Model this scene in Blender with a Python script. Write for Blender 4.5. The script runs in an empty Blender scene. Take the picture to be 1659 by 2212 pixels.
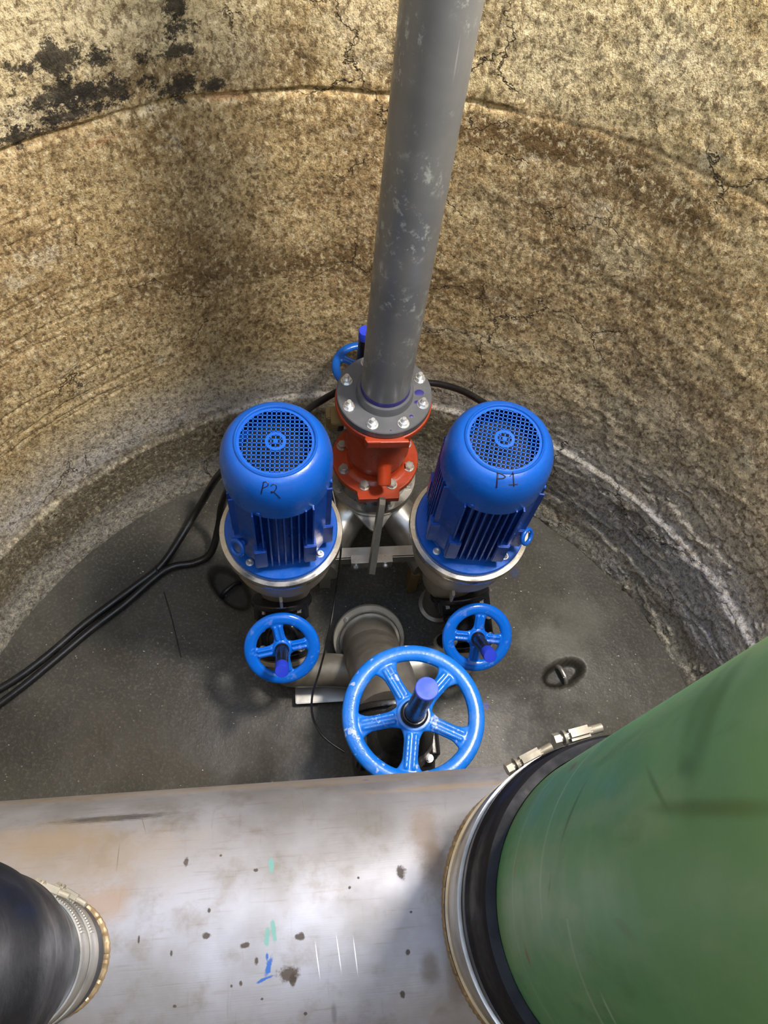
import bpy, bmesh, math, random
import numpy as np
from mathutils import Vector, Matrix
from mathutils.bvhtree import BVHTree
random.seed(7); np.random.seed(7)
PI = math.pi
R = math.radians
S = bpy.context.scene
COL = S.collection

# ------------------------------------------------------------------ camera
FPX, TILT, ROLL, H = 1812.0, R(26.65), R(10.52), 2.25
cF = Vector((0, math.sin(TILT), -math.cos(TILT)))
cR0 = Vector((1, 0, 0)); cU0 = cR0.cross(cF)
cR = cR0 * math.cos(ROLL) + cU0 * math.sin(ROLL)
cU = cU0 * math.cos(ROLL) - cR0 * math.sin(ROLL)
cam_d = bpy.data.cameras.new('camera'); cam = bpy.data.objects.new('camera', cam_d); COL.objects.link(cam)
cam.matrix_world = Matrix(((cR.x, cU.x, -cF.x, 0), (cR.y, cU.y, -cF.y, 0), (cR.z, cU.z, -cF.z, H), (0, 0, 0, 1)))
cam_d.sensor_fit = 'HORIZONTAL'; cam_d.sensor_width = 36; cam_d.lens = FPX / 1659 * 36; cam_d.clip_start = .01
S.camera = cam

def ray(x, y): return cF + cR * ((x - 829.5) / FPX) - cU * ((y - 1106) / FPX)
def at(x, y, z):
    d = ray(x, y); return Vector((0, 0, H)) + d * ((H - z) / -d.z)

# ------------------------------------------------------------------ light
w = bpy.data.worlds.new('sky'); S.world = w; w.use_nodes = True
bg = w.node_tree.nodes['Background']; bg.inputs[0].default_value = (.60, .74, 1, 1); bg.inputs[1].default_value = 1.9
def area(name, loc, target, size, power, col):
    l = bpy.data.lights.new(name, 'AREA'); l.shape = 'DISK'; l.size = size; l.energy = power; l.color = col
    o = bpy.data.objects.new(name, l); COL.objects.link(o); o.location = loc
    o.rotation_euler = (Vector(target) - Vector(loc)).to_track_quat('-Z', 'Y').to_euler(); return o
area('shaft_lamp', (.74, .933, 2.80), (-.2, .75, .6), .36, 62, (1, .91, .80))
area('hatch_daylight', (.55, -.55, 3.1), (.1, .6, .8), .8, 7, (.70, .80, 1))
S.view_settings.view_transform = 'Standard'; S.view_settings.look = 'None'; S.view_settings.gamma = 1
S.view_settings.use_curve_mapping = False; S.view_settings.exposure = 0.62

# ------------------------------------------------------------------ frame of the machinery (turned 14 degrees)
A = R(14); e1 = Vector((math.cos(A), math.sin(A), 0)); e2 = Vector((-math.sin(A), math.cos(A), 0))
def W(u, v, z): return e1 * u + e2 * v + Vector((0, 0, z))
def uv_of(p): return Vector((p.dot(e1), p.dot(e2), p.z))

# ------------------------------------------------------------------ material helpers
def lin(c):
    return tuple(((x / 12.92) if x <= .04045 else ((x + .055) / 1.055) ** 2.4) for x in c)
class NT:
    def __init__(s, name):
        s.m = bpy.data.materials.new(name); s.m.use_nodes = True; s.t = s.m.node_tree
        s.b = s.t.nodes['Principled BSDF']
    def n(s, typ, **k):
        x = s.t.nodes.new(typ)
        for a, b in k.items(): setattr(x, a, b)
        return x
    def put(s, sock, v):
        if hasattr(v, 'is_linked') or hasattr(v, 'links'): s.t.links.new(v, sock)
        elif v is not None:
            try: sock.default_value = v
            except Exception: sock.default_value = (*v, 1)
    def math(s, op, a, b=None, c=None, clamp=False):
        x = s.n('ShaderNodeMath', operation=op, use_clamp=clamp)
        for i, v in enumerate((a, b, c)):
            if v is not None: s.put(x.inputs[i], v)
        return x.outputs[0]
    def vmath(s, op, a, b=None, scale=None):
        x = s.n('ShaderNodeVectorMath', operation=op)
        s.put(x.inputs[0], a)
        if b is not None: s.put(x.inputs[1], b)
        if scale is not None: s.put(x.inputs['Scale'], scale)
        return x.outputs[1] if op == 'LENGTH' else x.outputs[0]
    def noise(s, vec, scale, detail=4, rough=.55, color=False):
        x = s.n('ShaderNodeTexNoise'); s.put(x.inputs['Vector'], vec); x.inputs['Scale'].default_value = scale
        x.inputs['Detail'].default_value = detail; x.inputs['Roughness'].default_value = rough
        return x.outputs[1 if color else 0]
    def ramp(s, f, lo, hi, a=0., b=1.):
        x = s.n('ShaderNodeMapRange', interpolation_type='SMOOTHSTEP'); s.put(x.inputs[0], f)
        for i, v in enumerate((lo, hi, a, b)): s.put(x.inputs[i + 1], v)
        return x.outputs[0]
    def mix(s, f, a, b):
        x = s.n('ShaderNodeMix', data_type='RGBA'); s.put(x.inputs[0], f); s.put(x.inputs[6], a); s.put(x.inputs[7], b)
        return x.outputs[2]
    def coord(s, which='Object'): return s.n('ShaderNodeTexCoord').outputs[which]
    def scale(s, v, sc): return s.vmath('MULTIPLY', v, sc)
    def bump(s, h, strength, dist, prev=None):
        x = s.n('ShaderNodeBump'); s.put(x.inputs['Height'], h); x.inputs['Strength'].default_value = strength
        x.inputs['Distance'].default_value = dist
        if prev is not None: s.put(x.inputs['Normal'], prev)
        return x.outputs[0]
    def blob(s, vec, c, r, rot=0, soft=.35, warp=None):
        """soft ellipse around c (2D, metres) with radii r"""
        v = s.vmath('SUBTRACT', vec, (c[0], c[1], 0))
        if rot:
            x = s.n('ShaderNodeVectorRotate', rotation_type='Z_AXIS'); s.put(x.inputs['Vector'], v); x.inputs['Angle'].default_value = -rot; v = x.outputs[0]
        v = s.vmath('MULTIPLY', v, (1 / r[0], 1 / r[1], 0))
        d = s.vmath('LENGTH', v)
        if warp is not None: d = s.math('ADD', d, warp)
        return s.ramp(d, 1 + soft, 1 - soft)
    def done(s, col=None, rough=None, metal=None, normal=None, spec=None, coat=None):
        b = s.b
        for k, v in (('Base Color', col), ('Roughness', rough), ('Metallic', metal), ('Normal', normal), ('Specular IOR Level', spec), ('Coat Weight', coat)):
            if v is not None: s.put(b.inputs[k], v if not isinstance(v, tuple) or len(v) != 3 or k == 'Normal' else (*v, 1))
        return s.m
def c4(r, g, b): return (*lin((r / 255, g / 255, b / 255)), 1)

def paint(name, col, rough=.3, dirt_or_sheen=(90, 85, 75), amt=.25, chip=0., bumps=.15, sc=14, metal=0):
    n = NT(name); v = n.coord()
    f = n.ramp(n.noise(v, sc, 5, .6), .5, .78, 0, amt)
    c = n.mix(f, c4(*col), c4(*dirt_or_sheen))
    if chip: c = n.mix(n.ramp(n.noise(v, 38, 6, .65), .60, .66, 0, chip), c, c4(200, 205, 215))
    rr = n.ramp(n.noise(v, 22, 4), .3, .7, rough * .75, rough * 1.35)
    nm = n.bump(n.noise(v, 160, 3), bumps, .002)
    return n.done(c, rr, metal, nm)
def steel(name, col=(165, 163, 158), rough=.36, dull=(96, 92, 84), amt=.55, sc=9, metal=.8):
    n = NT(name); v = n.coord()
    f = n.ramp(n.noise(v, sc, 5, .6), .42, .72, 0, amt)
    c = n.mix(f, c4(*col), c4(*dull))
    rr = n.ramp(n.noise(v, 30, 4), .3, .7, rough * .8, rough * 1.3)
    nm = n.bump(n.noise(n.scale(v, (1, 1, 12)), 60, 3), .12, .001)
    return n.done(c, rr, metal, nm)

M = {}
M['motor'] = paint('motor blue enamel', (12, 84, 180), .30, (30, 60, 120), .3)
M['motor_dark'] = paint('motor body blue enamel', (8, 66, 158), .32, (20, 45, 95), .35)
M['wheel'] = paint('handwheel blue enamel', (16, 104, 200), .28, (120, 150, 190), .30, .55, sc=30)
M['wheel_clean'] = paint('glossy handwheel blue enamel', (8, 100, 210), .20, (30, 95, 170), .3, .12)
M['wheel_dark'] = paint('deep blue handwheel enamel', (8, 84, 170), .3, (20, 60, 120), .3, 0)
M['cap'] = paint('blue plastic cap', (35, 60, 200), .55, (60, 80, 200), .2)
M['cap_pale'] = paint('faded blue plastic cap', (58, 84, 214), .7, (80, 100, 215), .3)
M['black'] = paint('black epoxy coating', (22, 24, 30), .28, (52, 50, 46), .5)
M['blackpipe'] = paint('black sleeve', (22, 24, 30), .38, (44, 46, 54), .5, sc=30)  # the bluish mottle puts a sheen into the sleeve's colour
M['cable'] = paint('black cable jacket', (24, 24, 25), .33, (62, 62, 60), .4, sc=40)
M['orange'] = paint('red-orange valve coating', (168, 60, 28), .34, (120, 42, 20), .5)
M['ss'] = steel('stainless steel', (188, 186, 180), .38, (120, 114, 104))
M['ss_bright'] = steel('machined stainless steel', (200, 198, 192), .34, (136, 130, 118), .6, 12, .88)
M['ss_dull'] = steel('dull cast stainless steel', (176, 171, 158), .5, (120, 113, 100), .6, 9, .45)
M['ring'] = steel('turned steel ring', (200, 197, 190), .27, (150, 140, 124), .5, 14, .95)
M['pipe'] = steel('dull grey steel pipe', (138, 133, 124), .46, (92, 87, 78), .6, 11, .55)
M['rubber'] = paint('matt black rubber', (16, 18, 26), .62, (34, 36, 48), .5)
M['rubber'].node_tree.nodes['Principled BSDF'].inputs['Specular IOR Level'].default_value = .25
M['bar'] = steel('dark flat steel', (122, 118, 108), .5, (84, 80, 70), .6, 20, .4)
M['zinc'] = steel('zinc plated bolt', (222, 224, 226), .33, (176, 174, 166), .5, 40)
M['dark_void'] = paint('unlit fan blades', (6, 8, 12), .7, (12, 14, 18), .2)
M['marker'] = paint('black marker ink', (12, 12, 40), .5, (20, 20, 45), .2)
M['wood'] = paint('weathered wood', (120, 100, 62), .8, (70, 55, 32), .6)
M['glue'] = paint('purple pipe primer', (44, 40, 120), .35, (70, 70, 120), .5)
M['weld'] = steel('discoloured weld bead', (168, 150, 122), .45, (120, 98, 70), .6, 30, .6)
M['chip'] = paint('white plastic shaving', (205, 200, 185), .5, (160, 155, 140), .3)

# ------------------------------------------------------------------ mesh helpers
def tag(o, label=None, cat=None, group=None, kind=None):
    for k, v in (('label', label), ('category', cat), ('group', group), ('kind', kind)):
        if v: o[k] = v
    return o
def thing(name, label, cat, loc=(0, 0, 0), rz=0., group=None):
    o = bpy.data.objects.new(name, None); COL.objects.link(o); o.location = loc; o.rotation_euler = (0, 0, rz)
    o.empty_display_size = .05
    return tag(o, label, cat, group)
def obj(name, bm, mat, parent=None, smooth=True, label=None, angle=35):
    me = bpy.data.meshes.new(name)
    if isinstance(bm, bmesh.types.BMesh):
        bmesh.ops.recalc_face_normals(bm, faces=bm.faces[:]); bm.to_mesh(me); bm.free()
    else: me = bm; me.name = name
    o = bpy.data.objects.new(name, me); COL.objects.link(o)
    me.materials.clear(); me.materials.append(mat)
    if parent: o.parent = parent
    if label: o['label'] = label
    if smooth:
        for p in me.polygons: p.use_smooth = True
        if angle:
            try: me.set_sharp_from_angle(angle=R(angle))
            except Exception: pass
    return o
def frame(p, d):
    """matrix whose z axis is d, at p"""
    d = Vector(d).normalized(); q = d.to_track_quat('Z', 'Y'); return Matrix.Translation(Vector(p)) @ q.to_matrix().to_4x4()
def lathe(bm, prof, mat=Matrix(), n=64, cap0=False, cap1=False, closed=False):
    rings = []
    for r, z in prof:
        if r < 1e-6: rings.append([bm.verts.new(mat @ Vector((0, 0, z)))]); continue
        rings.append([bm.verts.new(mat @ Vector((r * math.cos(2 * PI * i / n), r * math.sin(2 * PI * i / n), z))) for i in range(n)])
    pairs = list(zip(rings, rings[1:])) + ([(rings[-1], rings[0])] if closed else [])
    for a, b in pairs:
        for i in range(n):
            j = (i + 1) % n
            if len(a) == 1 and len(b) == 1: continue
            if len(a) == 1: bm.faces.new((a[0], b[i], b[j]))
            elif len(b) == 1: bm.faces.new((a[i], a[j], b[0]))
            else: bm.faces.new((a[i], a[j], b[j], b[i]))
    if cap0 and len(rings[0]) > 1: bm.faces.new(rings[0])
    if cap1 and len(rings[-1]) > 1: bm.faces.new(rings[-1])
    return bm
def cyl(bm, p, d, r, h, n=32, bev=0., r2=None):
    r2 = r if r2 is None else r2
    prof = [(r, 0), (r2, h)] if not bev else [(r - bev, 0), (r, bev), (r2, h - bev), (r2 - bev, h)]
    return lathe(bm, prof, frame(p, d), n, True, True)
def box(bm, c, s, mat=Matrix(), bev=0.):
    r = bmesh.ops.create_cube(bm, size=1)
    m = mat @ Matrix.Translation(Vector(c)) @ Matrix.Diagonal((*s, 1))
    bmesh.ops.transform(bm, matrix=m, verts=r['verts'])
    if bev:
        es = set(e for v in r['verts'] for e in v.link_edges)
        bmesh.ops.bevel(bm, geom=list(es), offset=bev, segments=2, affect='EDGES', clamp_overlap=True)
    return bm
def prism(bm, pts, z0, z1, mat=Matrix()):
    a = [bm.verts.new(mat @ Vector((x, y, z0))) for x, y in pts]; b = [bm.verts.new(mat @ Vector((x, y, z1))) for x, y in pts]
    bm.faces.new(a); bm.faces.new(b)
    for i in range(len(a)):
        j = (i + 1) % len(a); bm.faces.new((a[i], a[j], b[j], b[i]))
    return bm
def ngon(r, n, rot=0): return [(r * math.cos(rot + 2 * PI * i / n), r * math.sin(rot + 2 * PI * i / n)) for i in range(n)]
def spline(pts, n=10):
    P = [Vector(p) for p in pts]; P = [P[0] * 2 - P[1]] + P + [P[-1] * 2 - P[-2]]; out = []
    for i in range(1, len(P) - 2):
        for k in range(n):
            t = k / n; a, b, c, d = P[i - 1:i + 3]
            out.append(.5 * ((2 * b) + (c - a) * t + (2 * a - 5 * b + 4 * c - d) * t * t + (3 * b - 3 * c + d - a) * t ** 3))
    out.append(P[-2]); return out
def tube(bm, pts, r, n=16, rad=None, cap=True, sq=None):
    P = [Vector(p) for p in pts]; T = []
    for i in range(len(P)):
        d = P[min(i + 1, len(P) - 1)] - P[max(i - 1, 0)]; T.append(d.normalized())
    up = Vector((0, 0, 1)) if abs(T[0].z) < .9 else Vector((1, 0, 0))
    x = T[0].cross(up).normalized(); rings = []
    for i, p in enumerate(P):
        x = (x - T[i] * x.dot(T[i])).normalized(); y = T[i].cross(x)
        rr = rad[i] if rad else r
        rings.append([bm.verts.new(p + x * (rr * math.cos(2 * PI * k / n)) + y * (rr * math.sin(2 * PI * k / n))) for k in range(n)])
    for a, b in zip(rings, rings[1:]):
        for k in range(n): bm.faces.new((a[k], a[(k + 1) % n], b[(k + 1) % n], b[k]))
    if cap: bm.faces.new(rings[0]); bm.faces.new(rings[-1])
    return bm
def fuse(bm, vox, smooth=4, name='m'):
    """melt overlapping shapes into one cast surface"""
    me = bpy.data.meshes.new(name); bmesh.ops.recalc_face_normals(bm, faces=bm.faces[:]); bm.to_mesh(me); bm.free()
    o = bpy.data.objects.new('tmp', me); COL.objects.link(o)
    m = o.modifiers.new('r', 'REMESH'); m.mode = 'VOXEL'; m.voxel_size = vox
    m = o.modifiers.new('s', 'SMOOTH'); m.factor = .5; m.iterations = smooth
    dg = bpy.context.evaluated_depsgraph_get(); res = bpy.data.meshes.new_from_object(o.evaluated_get(dg))
    bpy.data.objects.remove(o); bpy.data.meshes.remove(me); return res
def hexbolt(parent, p, d, r=.008, h=.007, stud=0., washer=True, mat=None, name='bolt', nut=True):
    """hexagonal head or nut with washer (and stud end) as one child"""
    bm = bmesh.new(); m = frame(p, d); z = 0
    if washer: lathe(bm, [(r * 1.35, 0), (r * 1.35, .0016)], m, 20, True, True); z = .0016
    prism(bm, ngon(r * 1.1, 6, random.random()), z, z + h, m)
    if stud: lathe(bm, [(r * .56, z), (r * .56, z + h + stud - .001), (r * .46, z + h + stud)], m, 14, True, True)
    else: lathe(bm, [(r * .86, z + h), (r * .74, z + h + .0010)], m, 18, False, True)
    return obj(name, bm, mat or M['zinc'], parent, True, angle=30)

# ------------------------------------------------------------------ noise fields for the shell
def vnoise(X, Y, seed):
    rs = np.random.RandomState(seed); G = rs.rand(257, 257)
    xi = np.floor(X).astype(int); yi = np.floor(Y).astype(int); fx = X - xi; fy = Y - yi
    fx = fx * fx * (3 - 2 * fx); fy = fy * fy * (3 - 2 * fy)
    g = lambda a, b: G[a % 257, b % 257]
    return (g(xi, yi) * (1 - fx) + g(xi + 1, yi) * fx) * (1 - fy) + (g(xi, yi + 1) * (1 - fx) + g(xi + 1, yi + 1) * fx) * fy
def fbm(X, Y, seed, octv=5, gain=.5):
    s = 0; a = 1; t = 0
    for i in range(octv): s = s + a * vnoise(X * 2 ** i + 13 * i, Y * 2 ** i + 7 * i, seed + i); t += a; a *= gain
    return s / t
def grid_mesh(name, P, mat, uv=None, closed_u=False):
    nu, nv = P.shape[:2]; idx = np.arange(nu * nv).reshape(nu, nv)
    a = idx[:-1, :-1].ravel(); b = idx[1:, :-1].ravel(); c = idx[1:, 1:].ravel(); d = idx[:-1, 1:].ravel()
    F = np.stack([a, b, c, d], 1); me = bpy.data.meshes.new(name)
    me.vertices.add(nu * nv); me.vertices.foreach_set('co', P.reshape(-1).astype('f'))
    me.loops.add(F.size); me.loops.foreach_set('vertex_index', F.ravel().astype('i'))
    me.polygons.add(len(F)); me.polygons.foreach_set('loop_start', (np.arange(len(F)) * 4).astype('i')); me.polygons.foreach_set('loop_total', np.full(len(F), 4, 'i'))
    me.update(calc_edges=True)
    if uv is not None:
        L = me.uv_layers.new(name='uv'); L.data.foreach_set('uv', uv.reshape(-1, 2)[F.ravel()].ravel().astype('f'))
    me.polygons.foreach_set('use_smooth', np.ones(len(F), bool)); me.validate()
    o = bpy.data.objects.new(name, me); COL.objects.link(o); me.materials.append(mat); return o

# ------------------------------------------------------------------ the round shaft
CX, CY, RAD, ZTOP = .042, .292, 1.02, 2.75
def on_wall(x, y):
    d = ray(x, y); ox, oy = -CX, -CY; a = d.x ** 2 + d.y ** 2; b = 2 * (ox * d.x + oy * d.y); c = ox * ox + oy * oy - RAD ** 2
    t = (-b + math.sqrt(b * b - 4 * a * c)) / 2 / a; p = Vector((0, 0, H)) + d * t
    th = math.atan2(p.x - CX, p.y - CY)           # 0 at the back (+y), grows to the right
    return th * RAD, p.z
def wall_mat():
    n = NT('stained shaft concrete'); v = n.coord('UV'); P = n.coord('Object')
    sx = n.n('ShaderNodeSeparateXYZ'); n.put(sx.inputs[0], v); z = sx.outputs[1]
    big = n.noise(P, 2.2, 5, .6); mid = n.noise(P, 9, 6, .65); Pz = n.scale(P, (1, 1, .6)); fine = n.noise(Pz, 96, 5, .72); gr = n.noise(Pz, 240, 3, .7)
    wz = n.math('ADD', z, n.math('MULTIPLY', n.math('SUBTRACT', mid, .5), .10))
    warp = n.math('MULTIPLY', n.math('SUBTRACT', n.noise(P, 26, 6, .7), .5), 2.2)
    warp2 = n.math('MULTIPLY', n.math('SUBTRACT', n.noise(P, 60, 5, .7), .5), 1.6)
    base = n.mix(n.ramp(big, .35, .65), c4(214, 196, 154), c4(194, 170, 122))
    # browner, rougher band between the joint and 0.6 m
    band = n.math('MULTIPLY', n.ramp(wz, .46, .62), n.ramp(wz, 1.30, 1.26))
    base = n.mix(n.math('MULTIPLY', band, n.ramp(n.noise(P, 5, 5, .6), .38, .62, .25, .9)), base, c4(176, 150, 108))
    base = n.mix(n.ramp(wz, .58, .40), base, c4(192, 184, 168))       # cleaner grey plaster below
    sxP = n.n('ShaderNodeSeparateXYZ'); n.put(sxP.inputs[0], P)
    right = n.math('MULTIPLY', n.ramp(n.math('ADD', sxP.outputs[0], n.math('MULTIPLY', n.math('SUBTRACT', n.noise(P, 4, 5, .65), .5), .5)), .25, .75), n.ramp(wz, 1.05, .35))
    base = n.mix(n.math('MULTIPLY', right, .8), base, c4(198, 194, 188))
    base = n.mix(n.ramp(wz, .34, .28), base, n.mix(right, c4(132, 126, 108), c4(184, 184, 188)))        # damp haunch; right side coloured paler to make up missing lamp light
    base = n.mix(n.ramp(wz, .17, .10), base, c4(166, 164, 156))
    # pale mineral crust along the ledge and patches
    crust = n.math('MULTIPLY', n.ramp(n.math('ABSOLUTE', n.math('SUBTRACT', wz, .355)), .060, .008), n.ramp(mid, .34, .52))
    base = n.mix(n.math('MULTIPLY', crust, .75), base, c4(206, 204, 202))
    base = n.mix(n.math('MULTIPLY', n.ramp(n.noise(P, 6.5, 6, .7), .57, .68), .75), base, c4(214, 204, 178))
    base = n.mix(n.math('MULTIPLY', n.ramp(n.noise(P, 4.1, 6, .72), .58, .70), .65), base, c4(108, 82, 46))
    # particular stains, plus two brown blobs that paint cast shadows
    def stain_or_shade(px, rx, ry, col, amt, rot=0, wp=warp, soft=.5):
        nonlocal base
        c = on_wall(*px); base = n.mix(n.math('MULTIPLY', n.blob(v, c, (rx, ry), rot, soft, wp), amt), base, c4(*col))
    for px, rx, ry, am in (((300, 180), .22, .03, .6), ((560, 130), .10, .05, .5), ((640, 90), .05, .08, .4), ((410, 470), .10, .25, .38), ((520, 580), .26, .035, .55), ((720, 560), .12, .05, .5),  # the tall blob paints the riser pipe's soft shadow
                           ((1120, 300), .16, .03, .75), ((1270, 330), .16, .04, .7), ((1370, 420), .12, .05, .75), ((1180, 480), .14, .08, .4), ((960, 610), .14, .05, .55), ((1240, 560), .06, .04, .6), ((1490, 470), .05, .03, .6),
                           ((1420, 620), .12, .07, .45), ((1500, 850), .18, .05, .45), ((150, 620), .25, .03, .3), ((860, 150), .03, .05, .6), ((1050, 60), .10, .06, .35), ((700, 770), .09, .04, .25)):  # the last blob paints the back valve's shadow on the wall
        stain_or_shade(px, rx, ry, (98, 74, 42), am * .9, wp=warp)
    for px, rx, ry, am in (((60, 250), .10, .03, .6), ((170, 90), .10, .06, .5), ((330, 60), .06, .05, .5), ((500, 110), .05, .05, .5), ((780, 60), .07, .08, .5), ((1200, 100), .09, .1, .45), ((1550, 160), .1, .08, .5), ((1420, 60), .08, .05, .3),
                           ((1020, 730), .10, .03, .6), ((1130, 760), .10, .03, .5), ((520, 830), .05, .02, .7), ((560, 800), .10, .03, .4), ((1350, 560), .06, .05, .4), ((1560, 1010), .10, .05, .4)):
        stain_or_shade(px, rx, ry, (222, 208, 172), am, wp=warp)
    for px, rx, ry, am in (((1500, 1240), .10, .05, .8), ((1580, 1300), .12, .06, .8), ((1440, 1130), .06, .03, .6), ((1330, 1220), .05, .04, .55), ((1560, 1380), .12, .05, .7)):
        stain_or_shade(px, rx, ry, (170, 174, 188), am * .7, wp=warp)
    for px, rx, ry, am in (((1400, 1060), .09, .03, .8), ((1370, 1120), .07, .05, .7), ((330, 960), .20, .05, .55), ((150, 1120), .18, .05, .5), ((1260, 930), .09, .03, .5)):
        stain_or_shade(px, rx, ry, (92, 86, 72), am * .6, wp=warp)
    for px, rx, ry, rot in (((225, 305), .035, .006, .5), ((490, 212), .03, .006, .1)):
        stain_or_shade(px, rx, ry, (160, 92, 52), .4, wp=warp)
    # exposed aggregate speckle
    vo = n.n('ShaderNodeTexVoronoi'); n.put(vo.inputs['Vector'], n.vmath('ADD', Pz, n.vmath('SCALE', n.noise(P, 120, 3, .7, True), scale=.012))); vo.inputs['Scale'].default_value = 165; vo.inputs['Randomness'].default_value = 1
    sepc = n.n('ShaderNodeSeparateColor'); n.put(sepc.inputs[0], vo.outputs['Color'])
    rough_zone = n.ramp(wz, .40, .62, .35, 1.)
    grit = n.math('MULTIPLY', n.ramp(sepc.outputs[0], .78, .88), n.math('MULTIPLY', rough_zone, .55))
    base = n.mix(grit, base, c4(72, 52, 28))
    base = n.mix(n.math('MULTIPLY', n.ramp(sepc.outputs[1], .88, .94), n.math('MULTIPLY', rough_zone, .45)), base, c4(236, 220, 176))
    base = n.mix(n.ramp(fine, .50, .62, 0, .62), base, c4(92, 70, 40))
    base = n.mix(n.ramp(fine, .47, .36, 0, .55), base, c4(238, 224, 188))
    base = n.mix(n.ramp(gr, .52, .64, 0, .45), base, c4(62, 48, 30))
    warp3 = n.math('MULTIPLY', n.math('SUBTRACT', n.noise(P, 34, 7, .85), .44), 6.0)
    dk = (44, 40, 34)
    for px, rx, ry in (((385, 195), .05, .028), ((375, 118), .05, .018), ((390, 62), .026, .022), ((382, 15), .02, .03), ((455, 185), .04, .014), ((115, 130), .07, .028),
                       ((130, 205), .10, .022), ((40, 300), .07, .02), ((230, 200), .09, .026), ((215, 125), .03, .02), ((150, 250), .09, .014)):
        stain_or_shade(px, rx * 1.1, ry * 1.15, dk, .92, wp=warp3, soft=.22)
    # cracks: distorted voronoi edges, only here and there
    cd = n.vmath('ADD', P, n.vmath('SCALE', n.noise(P, 7, 5, .7, True), scale=.16))
    ve = n.n('ShaderNodeTexVoronoi', feature='DISTANCE_TO_EDGE'); n.put(ve.inputs['Vector'], cd); ve.inputs['Scale'].default_value = 4.2
    crack = n.math('MULTIPLY', n.ramp(ve.outputs['Distance'], .011, .002), n.ramp(n.noise(P, 3.3, 3), .52, .60))
    base = n.mix(n.math('MULTIPLY', crack, .75), base, c4(50, 38, 24))
    h = n.math('ADD', n.math('MULTIPLY', fine, .55), n.math('MULTIPLY', gr, .2)); h = n.math('ADD', h, n.math('MULTIPLY', mid, .6))
    h = n.math('SUBTRACT', h, n.math('MULTIPLY', crack, .7)); h = n.math('SUBTRACT', h, n.math('MULTIPLY', grit, .35))
    nm = n.bump(h, 1.0, .011)
    rough = n.ramp(wz, .30, .45, .55, .86)
    return n.done(base, rough, 0, nm, spec=.35)
th0, th1 = -2.2, 2.2
nu, nv = 1150, 430
TH = np.linspace(th0, th1, nu)[:, None] * np.ones((1, nv))
ZZ = np.concatenate([np.linspace(-.04, 1.7, nv - 12), np.linspace(1.75, ZTOP, 12)])[None, :] * np.ones((nu, 1))
Sg = TH * RAD
ledge = .33 + .03 * (fbm(Sg * 3, ZZ * 0, 5) - .5) * 2 + .03 * np.sin(TH * 1.7 + .5)
k = lambda a, b, x: np.clip((x - a) / (b - a), 0, 1) ** 2 * (3 - 2 * np.clip((x - a) / (b - a), 0, 1))
rr = RAD - .012 * (1 - k(ledge - .008, ledge + .006, ZZ)) * (1 - .5 * fbm(Sg * 6, ZZ * 6, 9))
rr += .010 * np.exp(-((ZZ - ledge - .0) / .008) ** 2) * (fbm(Sg * 12, ZZ * 3, 11) - .35) * (-1)
rr -= .012 * (1 - k(.0, .09, ZZ))
rr += (fbm(Sg * 4, ZZ * 4, 21, 6, .6) - .5) * .020 * (.35 + .65 * k(.3, .7, ZZ)) + (fbm(Sg * 40, ZZ * 40, 31, 3) - .5) * .004
# chipped plaster on the right-hand lower wall
zone = k(.25, .6, TH) * (1 - k(.5, .75, ZZ))
flake = fbm(Sg * 9 + 3, ZZ * 13, 41, 5, .55); rr += zone * (k(.55, .60, flake) * .006)
strat = fbm(Sg * 2.0 + 5, ZZ * 26, 47, 4, .5); rr += zone * (strat - .5) * .004
strat2 = fbm(Sg * 1.5 + 5, ZZ * 34 + Sg * 1.0, 57, 4, .5); rr += (1 - k(-1.0, -.45, TH)) * (k(.45, .6, ZZ)) * (k(.62, .645, strat2)) * (1 - k(.66, .72, strat2)) * .0038
# ring joint at 1.27 m
zj = 1.268 + .008 * np.sin(TH * 1.3) + .006 * (fbm(Sg * 10, ZZ * 0, 61) - .5) * 2
jw = np.exp(-((ZZ - zj) / .005) ** 2); on = .35 + .65 * (TH < .05)
rr += jw * .010 * (.2 + .8 * (TH < .05)) + (ZZ > zj) * .003 * (TH < 0.)
PW = np.stack([CX + rr * np.sin(TH), CY + rr * np.cos(TH), ZZ], -1)
wall = grid_mesh('wall_round', PW, wall_mat(), np.stack([Sg, ZZ], -1)); wall['kind'] = 'structure'
# the part of the ring behind the viewer
TH2 = np.linspace(th1, 2 * PI + th0, 90)[:, None] * np.ones((1, 40)); Z2 = np.linspace(-.04, ZTOP, 40)[None, :] * np.ones((90, 1))
P2 = np.stack([CX + RAD * np.sin(TH2), CY + RAD * np.cos(TH2), Z2], -1)
wb = grid_mesh('wall_front', P2, wall.data.materials[0], np.stack([TH2 * RAD, Z2], -1)); wb['kind'] = 'structure'

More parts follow.
